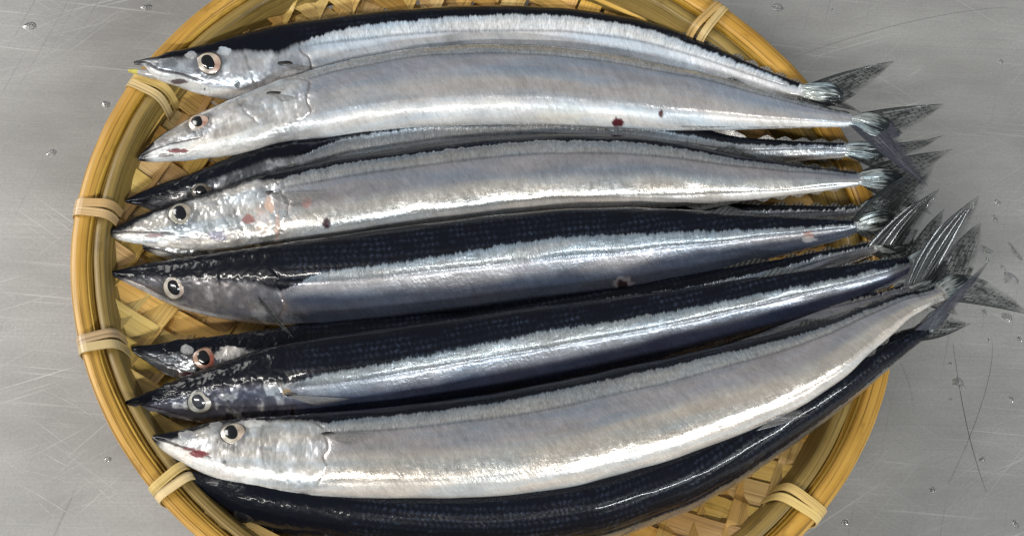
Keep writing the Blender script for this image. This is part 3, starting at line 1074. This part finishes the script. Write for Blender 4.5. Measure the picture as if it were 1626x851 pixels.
HOLE = (.06, .03, .03)
RED = (.16, .025, .03)
FISHES = [
    dict(seed=1, sock=[(332, 101, 20)], rough=.55, dirt=.3, label='topmost fish in the picture, beak open over the rim with yellow jaw tip', roll=-8, k=.60,
         st=[(213, 98, 103), (228, 94, 105), (238, 91, 110), (248, 88, 126), (262, 85, 132), (280, 81, 137), (300, 77, 145), (332, 70, 154), (360, 63, 160), (400, 52, 165),
             (440, 43, 166), (500, 33, 162), (560, 25, 155), (620, 18, 149), (700, 12, 141), (800, 10, 136), (900, 13, 134), (1000, 30, 139),
             (1050, 44, 142), (1100, 62, 147), (1150, 84, 152), (1200, 106, 157), (1250, 126, 160), (1274, 135, 160)],
         z=[(213, 39), (300, 31), (400, 25), (520, 18), (800, 15), (1050, 20), (1200, 33), (1280, 42), (1420, 44)], tb=(1338, 154, 19),
         cb=[-1, .1, .42, .50, .52, .18, .38, .60, .72, .68, .60], silver=(.84, .86, .88), mid=(.78, .81, .86), low=(.78, .80, .82), metal=.35, tipdark=.85,
         spots=[(268, 101, 15, 8, (.10, .11, .12), .65), (243, 103, 12, 6, (.03, .03, .04), .8), (356, 82, 12, 7, (.75, .77, .78), .4), (303, 88, 9, 6, (.68, .70, .72), .35), (300, 112, 8, 5, (.7, .72, .74), .3), (283, 130, 14, 4, (.05, .02, .025), .9), (377, 134, 5, 8, (.02, .03, .03), .9), (325, 142, 2, 2, HOLE, .9)]),
    dict(seed=2, sock=[(315, 195, 18)], rough=.7, dirt=.3, label='pale belly-up fish second from the top, with two dark red sores', roll=-44, k=.62,
         st=[(219, 250, 256), (232, 238, 259), (245, 227, 260), (269, 209, 259), (289, 199, 257), (312, 185, 255), (328, 177, 253), (364, 162, 248), (387, 153, 243),
             (427, 135, 231), (447, 128, 225), (510, 107, 219), (550, 95, 212), (656, 76, 201), (762, 70, 196), (867, 72, 197), (973, 85, 203), (1048, 102, 206),
             (1110, 114, 207), (1196, 141, 206), (1295, 168, 203), (1354, 181, 201)],
         z=[(219, 29), (300, 28), (400, 30), (520, 31), (800, 30), (1050, 33), (1200, 42), (1354, 50), (1430, 52)], tb=(1420, 207, 19),
         silver=(.53, .55, .57), mid=(.46, .48, .54), low=(.60, .58, .58), belly=(.72, .72, .72), head=(.60, .58, .56), metal=.6, dshift=-.05,
         cb=[-1, -.2, .45, .75, .85, .8, .66, .62, .64, .60, .55],
         spots=[(258, 226, 12, 7, (.12, .12, .13), .55), (285, 206, 9, 6, (.14, .14, .15), .55), (345, 178, 14, 7, (.36, .38, .42), .5), (281, 240, 17, 4, RED, .9), (262, 247, 14, 3, (.06, .03, .03), .7), (893, 183, 40, 16, (.62, .60, .54), .6), (960, 192, 26, 10, (.66, .62, .58), .5), (981, 195, 10, 8, (.09, .02, .025), 1), (1050, 181, 4, 7, (.08, .025, .025), 1)]),
    dict(seed=3, sock=[(321, 306, 18)], label='mostly hidden dark fish wedged under the second and fourth fish from the top', roll=([0, .12, .3, 1], [30, 28, 8, 5]), k=.60,
         st=[(200, 317, 322), (230, 302, 330), (269, 288, 345), (308, 275, 356), (348, 260, 362), (407, 236, 360), (450, 218, 352), (550, 190, 325), (700, 170, 300),
             (850, 166, 290), (1000, 178, 286), (1100, 200, 282), (1156, 217, 276), (1262, 224, 257), (1345, 227, 249)],
         z=[(200, 22), (300, 18), (500, 14), (800, 14), (1050, 22), (1200, 33), (1345, 42), (1430, 44)], tb=(1402, 244, 16),
         head=(.22, .22, .24), jaw=(.10, .10, .11), silver=(.70, .73, .76), mid=(.62, .65, .68)),
    dict(seed=4, sock=[(287, 340, 20)], label='fish in the upper middle with round dark hole behind its torn gill cover', roll=-20, k=.60,
         st=[(169, 366, 371), (180, 361, 378), (190, 357, 382), (222, 344, 389), (246, 334, 393), (278, 322, 396), (308, 312, 397), (347, 303, 398), (396, 282, 395),
             (462, 266, 389), (550, 247, 378), (656, 233, 361), (762, 220, 349), (867, 213, 338), (938, 213, 335), (1008, 217, 332), (1079, 226, 328),
             (1156, 244, 322), (1262, 260, 310), (1364, 275, 294)],
         z=[(169, 29), (250, 27), (400, 28), (520, 30), (800, 30), (1050, 34), (1200, 40), (1364, 48), (1440, 49)], tb=(1432, 284, 16),
         head=(.62, .60, .57), silver=(.52, .53, .54), mid=(.47, .46, .49), low=(.72, .69, .65), rough=1.5,
         spots=[(519, 355, 7.5, 7.5, (.05, .025, .03), 1), (395, 348, 12, 8, (.30, .09, .07), .8), (418, 350, 14, 22, (.60, .38, .28), .35), (487, 322, 8, 10, (.30, .11, .09), .7),
                (428, 325, 8, 14, (.62, .38, .26), .6), (440, 362, 4, 26, (.62, .36, .26), .5), (345, 375, 16, 8, (.20, .19, .30), .7), (245, 374, 16, 3, (.18, .05, .05), .7),
                (864, 334, 8, 3, (.45, .30, .15), .6)]),
    dict(seed=5, label='almost hidden fish, silver cheek peeping out below the torn-gilled fish', roll=15, k=.58,
         st=[(226, 388, 396), (260, 374, 410), (300, 367, 426), (400, 348, 440), (550, 335, 432), (700, 322, 415), (850, 312, 402), (1000, 312, 392), (1100, 318, 380),
             (1200, 325, 366), (1300, 327, 352), (1362, 328, 346)],
         z=[(228, 20), (300, 15), (500, 12), (800, 12), (1050, 20), (1200, 30), (1362, 41), (1440, 42)], tb=(1425, 321, 15),
         head=(.92, .92, .92), rough=1.8, silver=(.70, .70, .70), dirt=.25, cb=[.0, .6, .9, .95, .95, .95, .8, .62, .66, .60, .55]),
    dict(seed=6, sock=[(277, 457, 19)], label='dark backed fish in the middle, pectoral fin hanging down over the next fish', roll=25, k=.60,
         st=[(175, 431, 436), (192, 427, 445), (209, 422, 453), (234, 417, 465), (271, 412, 483), (308, 407, 496), (357, 401, 507), (406, 394, 514), (438, 389, 518),
             (553, 374, 521), (620, 364, 520), (691, 355, 513), (797, 342, 501), (903, 332, 488), (1008, 330, 474), (1050, 331, 460), (1100, 333, 448),
             (1156, 339, 431), (1220, 342, 411), (1277, 345, 396), (1333, 348, 380), (1357, 350, 370)],
         z=[(175, 24), (300, 24), (400, 26), (520, 27), (800, 27), (1050, 32), (1200, 39), (1357, 47), (1430, 48)], tb=(1418, 350, 19),
         head=(.19, .18, .19), jaw=(.42, .40, .40), silver=(.29, .305, .315), mid=(.34, .335, .355), low=(.062, .070, .098), belly=(.22, .20, .21), cm=.32, hb=.5, metal=.25,  # low: dark reflection on the lower flank, put into the colour
         cb=[-1, -.5, .10, .30, .42, .30, .10, .50, .64, .60, .55], rough=.7,
         spots=[(990, 451, 15, 13, (.30, .27, .29), .6), (988, 452, 9, 8, (.02, .012, .014), 1), (1284, 373, 8, 6, (.25, .12, .10), .8), (1284, 380, 12, 5, (.5, .48, .48), .5)]),
    dict(seed=7, sock=[(325, 569, 19)], label='red-eyed fish half hidden below the middle fish, beak slightly open', roll=10, k=.60,
         st=[(209, 550, 555), (222, 547, 563), (240, 545, 578), (260, 542, 590), (288, 538, 602), (330, 534, 618), (362, 531, 628), (436, 521, 640), (550, 508, 645), (700, 490, 630),
             (850, 466, 605), (1000, 443, 575), (1100, 430, 545), (1200, 416, 500), (1300, 399, 440), (1384, 385, 405)],
         z=[(209, 20), (300, 17), (500, 13), (800, 13), (1050, 21), (1200, 32), (1384, 44), (1450, 46)], tb=(1449, 379, 19),
         head=(.14, .14, .15), jaw=(.10, .10, .10), silver=(.62, .64, .66), rough=1.7, hb=1.0,
         cb=[-1, -.3, .10, .30, .45, .45, .45, .62, .66, .60, .55],
         spots=[(368, 563, 26, 13, (.60, .58, .55), .6), (297, 555, 10, 8, (.6, .6, .6), .45), (300, 594, 18, 4, (.10, .02, .025), .8)]),
    dict(seed=8, sock=[(317, 638, 20)], label='dark blue backed fish with grey cloudy eye, third body up from the bottom', roll=27, k=.60,
         st=[(201, 636, 642), (214, 630, 646), (227, 625, 650), (264, 610, 661), (301, 597, 669), (338, 583, 676), (387, 566, 682), (436, 551, 686), (510, 537, 684),
             (550, 531, 680), (620, 522, 671), (691, 511, 658), (797, 495, 634), (903, 481, 612), (1008, 469, 588), (1100, 455, 564), (1156, 446, 546),
             (1262, 431, 510), (1340, 421, 484), (1404, 411, 458), (1440, 409, 437)],
         z=[(201, 26), (300, 25), (400, 27), (520, 28), (800, 28), (1050, 34), (1200, 41), (1404, 49), (1490, 50)], tb=(1492, 400, 15),
         head=(.10, .10, .13), jaw=(.16, .15, .16), silver=(.27, .29, .30), mid=(.29, .305, .34), low=(.048, .056, .098), belly=(.10, .10, .12), cm=.30, hb=.9, metal=.25,  # low carries the flank's dark bluish reflection as colour
         cb=[-1, -.7, -.05, .25, .50, .42, .35, .50, .64, .60, .55], rough=1.1,
         spots=[(360, 630, 16, 6, (.45, .44, .42), .5), (455, 623, 8, 5, (.35, .20, .06), .7), (298, 641, 8, 7, (.5, .5, .5), .45)]),
    dict(seed=9, label='almost hidden fish, only its wet tail shows between the two lowest tails', roll=-10, k=.58,
         st=[(420, 640, 650), (460, 610, 680), (600, 590, 682), (800, 560, 655), (1000, 525, 615), (1150, 500, 575), (1300, 478, 524), (1400, 463, 484), (1440, 450, 468)],
         z=[(420, 22), (500, 15), (800, 13), (1050, 22), (1200, 33), (1440, 50), (1500, 52)], tb=(1488, 430, 17), silver=(.66, .62, .60)),
    dict(seed=10, sock=[(370, 688, 21)], rough=.6, dirt=.3, label='large bright silver fish lying across the lower part, dark red mouth corner', roll=-20, k=.60,
         st=[(243, 690, 697), (255, 687, 710), (267, 684, 719), (280, 682, 727), (304, 677, 739), (330, 669, 752), (369, 664, 765), (404, 661, 774), (441, 660, 780), (490, 657, 785),
             (560, 651, 788), (630, 645, 789), (700, 637, 789), (800, 622, 785), (900, 602, 773), (1000, 579, 746), (1059, 567, 731), (1118, 553, 708), (1165, 542, 690),
             (1218, 530, 667), (1262, 519, 645), (1325, 500, 606), (1361, 487, 571), (1394, 476, 545), (1436, 464, 508), (1486, 457, 481)],
         z=[(243, 33), (330, 32), (440, 34), (560, 36), (800, 37), (1050, 42), (1200, 50), (1400, 56), (1490, 57), (1540, 57)], tb=(1534, 441, 18),
         head=(.60, .58, .55), silver=(.52, .53, .53), mid=(.47, .455, .475), low=(.66, .61, .55), belly=(.60, .56, .52), metal=.66,
         spots=[(298, 690, 14, 6, (.17, .18, .23), .65), (342, 674, 9, 10, (.36, .38, .40), .5), (400, 672, 22, 6, (.66, .67, .66), .6), (316, 720, 17, 6, RED, .95), (300, 713, 10, 3, RED, .7), (357, 733, 3, 3, (.05, .06, .06), .8), (280, 707, 4, 2, HOLE, .7), (1145, 677, 5, 3, HOLE, .6)]),
    dict(seed=11, label='black glossy fish along the bottom edge, back turned up, dark eye', roll=74, k=.72,
         st=[(287, 742, 764), (330, 750, 792), (389, 753, 828), (453, 757, 848), (550, 763, 866), (650, 766, 876), (750, 763, 880), (850, 754, 874), (950, 737, 860), (1000, 724, 845),
             (1088, 692, 812), (1159, 662, 772), (1221, 632, 731), (1283, 598, 687), (1339, 566, 645), (1389, 538, 602), (1440, 521, 560), (1463, 515, 543)],
         z=[(287, 27), (389, 22), (500, 19), (800, 19), (1000, 24), (1159, 32), (1283, 38), (1389, 44), (1463, 46), (1500, 46)], tb=(1496, 498, 14),
         head=(.04, .04, .045), jaw=(.10, .09, .09), silver=(.10, .12, .13), mid=(.20, .17, .14), low=(.30, .25, .2), belly=(.40, .34, .28), metal=.3, hb=.2, rough=.7,
         cb=[-1, -.9, -.8, -.7, -.55, -.35, .0, .12, .20, .22, .15]),
]
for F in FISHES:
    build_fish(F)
    edge_fins(F, 0, .80, .865, 16, M_FIN, 5, 1.1)
    pale = F['seed'] in (2, 4, 10)
    edge_fins(F, math.pi, .765, .845, 12, M_FINP if pale else M_FIN, 6, .9, fin=F['seed'] != 10)
f1, f2, f3, f4, f5, f6, f7, f8, f9, f10, f11 = FISHES

eye(f1, 332, 101, 20, 18, (.66, .58, .48), .25, pdx=-.03)
eye(f2, 315, 195, 18, 16, (.58, .50, .42), .30, pdx=-.02)
eye(f3, 321, 306, 18, 16, (.20, .18, .15), 0, dim=.7)
eye(f4, 287, 340, 20, 19, (.42, .40, .34), 0)
eye(f6, 277, 457, 19, 19, (.48, .44, .38), .05, pdx=.02)
eye(f7, 325, 569, 19, 18, (.60, .38, .28), .75, pdx=-.02)
eye(f8, 317, 638, 20, 19, (.46, .46, .42), 0, 'G')
eye(f10, 370, 688, 21, 19, (.62, .57, .48), .10, pdx=-.05)
eye(f11, 386, 818, 17, 15, (.05, .045, .04), 0, flat=.15, dim=.6)

pect(f1, (450, 101), (508, 108), 3, 9, M_FINP, 2)
pect(f2, (432, 148), (474, 156), 3, 12, M_FINP, 1)
pect(f4, (428, 306), (518, 304), 4, 26, M_FINP, 4)
lobe(f6, 'pectoral_fin', (408, 467), (440, 500), (467, 538), (430, 512), (414, 480), 38, 33, M_FIN)
pect(f8, (458, 626), (556, 630), 3, 14, M_FINP, 4)
pect(f10, (517, 688), (592, 690), 3, 18, M_FINP, 3)

jaw(f1, [(204, 110, 115), (222, 110, 120), (246, 111, 127), (270, 112, 130), (300, 116, 134)], (38, 31), [M_JAW, M_YEL])
jaw(f7, [(211, 555, 559), (230, 562, 573), (258, 570, 587), (286, 578, 598)], (20, 18), [M_JAWD])


lobe(f10, 'anal_fin', (1200, 684), (1240, 674), (1286, 659), (1270, 650), (1256, 641), 52, 50, M_FINP)


def tail(F, up, lo, mats=(None, None)):
    """caudal fin: two blades, each (A, ctrlA, T, ctrlB, B, zA, zT)"""
    root = None
    for q, (bl, m) in enumerate(((up, mats[0]), (lo, mats[1]))):
        if bl:
            o = lobe(F, 'tail_fin_lobe', *bl, m or M_FIN)


tail(f1, ((1272, 138), (1345, 108), (1419, 98), (1385, 138), (1332, 166), 42, 44), ((1280, 158), (1320, 170), (1366, 178), (1350, 165), (1330, 155), 41, 42))
tail(f2, ((1352, 182), (1430, 166), (1499, 166), (1455, 205), (1412, 222), 49, 51), ((1350, 200), (1400, 252), (1474, 296), (1440, 232), (1415, 196), 51, 56), (None, M_FING))
tail(f3, ((1343, 228), (1425, 232), (1497, 216), (1450, 255), (1400, 250), 42, 44), ((1345, 248), (1390, 270), (1440, 292), (1420, 255), (1400, 240), 41, 42))
tail(f4, ((1362, 275), (1410, 246), (1512, 238), (1462, 285), (1428, 296), 47, 49), ((1366, 293), (1410, 325), (1478, 340), (1445, 300), (1430, 275), 46, 44))
tail(f5, ((1360, 329), (1400, 296), (1470, 280), (1440, 315), (1420, 330), 42, 43), ((1362, 345), (1400, 370), (1455, 378), (1435, 345), (1420, 318), 40, 40))
tail(f6, ((1352, 350), (1395, 288), (1482, 262), (1475, 318), (1415, 362), 49, 54), ((1358, 369), (1395, 392), (1450, 410), (1440, 370), (1420, 345), 46, 45))
tail(f7, ((1376, 390), (1418, 338), (1493, 300), (1474, 345), (1445, 388), 48, 63), ((1384, 404), (1420, 425), (1480, 440), (1465, 400), (1448, 372), 44, 44), (M_WET, None))
tail(f8, ((1438, 412), (1456, 365), (1500, 332), (1500, 372), (1488, 408), 47, 47), ((1440, 436), (1475, 450), (1530, 462), (1510, 425), (1492, 392), 47, 47))
tail(f9, ((1434, 455), (1458, 375), (1554, 311), (1545, 375), (1484, 444), 54, 71), ((1440, 467), (1470, 490), (1520, 500), (1505, 465), (1488, 425), 49, 48), (M_WET, None))
tail(f10, ((1484, 460), (1494, 392), (1556, 354), (1566, 400), (1534, 452), 56, 57), ((1500, 478), (1545, 480), (1636, 500), (1600, 455), (1535, 436), 54, 40))
tail(f11, ((1452, 524), (1500, 478), (1569, 416), (1536, 478), (1486, 524), 58, 62), ((1462, 541), (1495, 540), (1540, 514), (1515, 505), (1494, 492), 48, 48), (M_FING, None))

# ------------------------------------------------------------------ water on the steel
DROPS = [
    (48, 42, 12, 8, .2, 'oval water drop on the steel in the far top left corner'),
    (233, 12, 9, 7, .1, 'faint water drop on the steel just left of the upper rim'),
    (82, 243, 8, 6, .3, 'small water drop on the steel left of the second fish head'),
    (168, 166, 7, 7, .8, 'water drop hugging the outer rim near the topmost beak'),
    (170, 553, 0, 0, 0, ''),
    (171, 729, 5, 5, 0, 'single bright bead of water left of the lower left tie'),
    (1235, 12, 11, 10, .5, 'round water drop on the steel right of the top tie'),
    (1590, 98, 4, 5, .2, 'tiny water bead on the steel at the upper right edge'),
    (1322, 16, 3, 3, 0, 'tiny water bead on the steel above the topmost tail'),
    (1584, 322, 5, 7, .4, 'upper of two small beads right of the tallest wet tail tip'),
    (1580, 348, 5, 8, .1, 'lower elongated bead right of the tallest wet tail tip'),
    (1553, 348, 3, 3, 0, 'tiny bead touching the side of a wet tail tip'),
    (1566, 397, 11, 8, -.5, 'bean shaped water drop right of the large dark tail lobe'),
    (1612, 400, 5, 19, .45, 'long thin streak of water at the right edge'),
    (1593, 426, 4, 6, .2, 'small bead between the bean drop and the big blister of water'),
    (1604, 443, 12, 15, .5, 'big blister of water above the lowest tail lobe'),
    (1568, 412, 4, 4, 0, 'round bead at the tip of the narrow black tail lobe'),
    (1563, 496, 5, 6, 0, 'bright bead just under the lowest tail lobe'),
    (1599, 503, 9, 9, .4, 'teardrop bead under the tip of the lowest tail lobe'),
    (1570, 540, 3, 3, 0, 'tiny bead below the lowest tail lobe on the brown sheen'),
    (1619, 538, 4, 4, 0, 'tiny bead at the right edge below the lowest tail lobe'),
    (1509, 577, 3, 3, 0, 'tiny bead left of the long curved scratch at its upper end'),
    (1522, 609, 9, 13, .35, 'large teardrop of water lying on the long curved scratch'),
    (1509, 634, 3, 3, 0, 'tiny bead just below the large teardrop'),
    (1606, 633, 4, 4, 0, 'small bead near the right edge level with the teardrop'),
    (1560, 729, 6, 4, .6, 'small bead right of the lower half of the long scratch'),
    (1481, 777, 6, 4, .3, 'flat bead on the steel between the basket and the scratch end'),
    (1613, 832, 5, 6, .2, 'water bead in the bottom right corner'),
    (1342, 829, 6, 4, .4, 'flat drop just right of the lower right tie'),
]
for (px, py, rx, ry, rot, lab) in DROPS:
    if not lab:
        continue
    c = at(px, py, 0.0)
    sca = DIST / F_PX * 1.05
    nr, na = 9, 28
    V = []
    hh = min(rx, ry) * sca * .38
    for i in range(nr):
        rho = i / (nr - 1)
        for k in range(na):
            a = 2 * math.pi * k / na
            w = 1 + .10 * math.sin(2 * a + px) + .06 * math.sin(3 * a + py)
            x, y = rx * sca * rho * w * math.cos(a), ry * sca * rho * w * math.sin(a)
            V.append((c.x + x * math.cos(rot) - y * math.sin(rot), c.y + x * math.sin(rot) + y * math.cos(rot), .00005 + hh * (1 - rho ** 2.2)))
    o = mesh_obj('water_drop', np.array(V), grid_faces(nr, na, True), M_WATER)
    tag(o, lab, 'water drop', 'water drops on the steel')
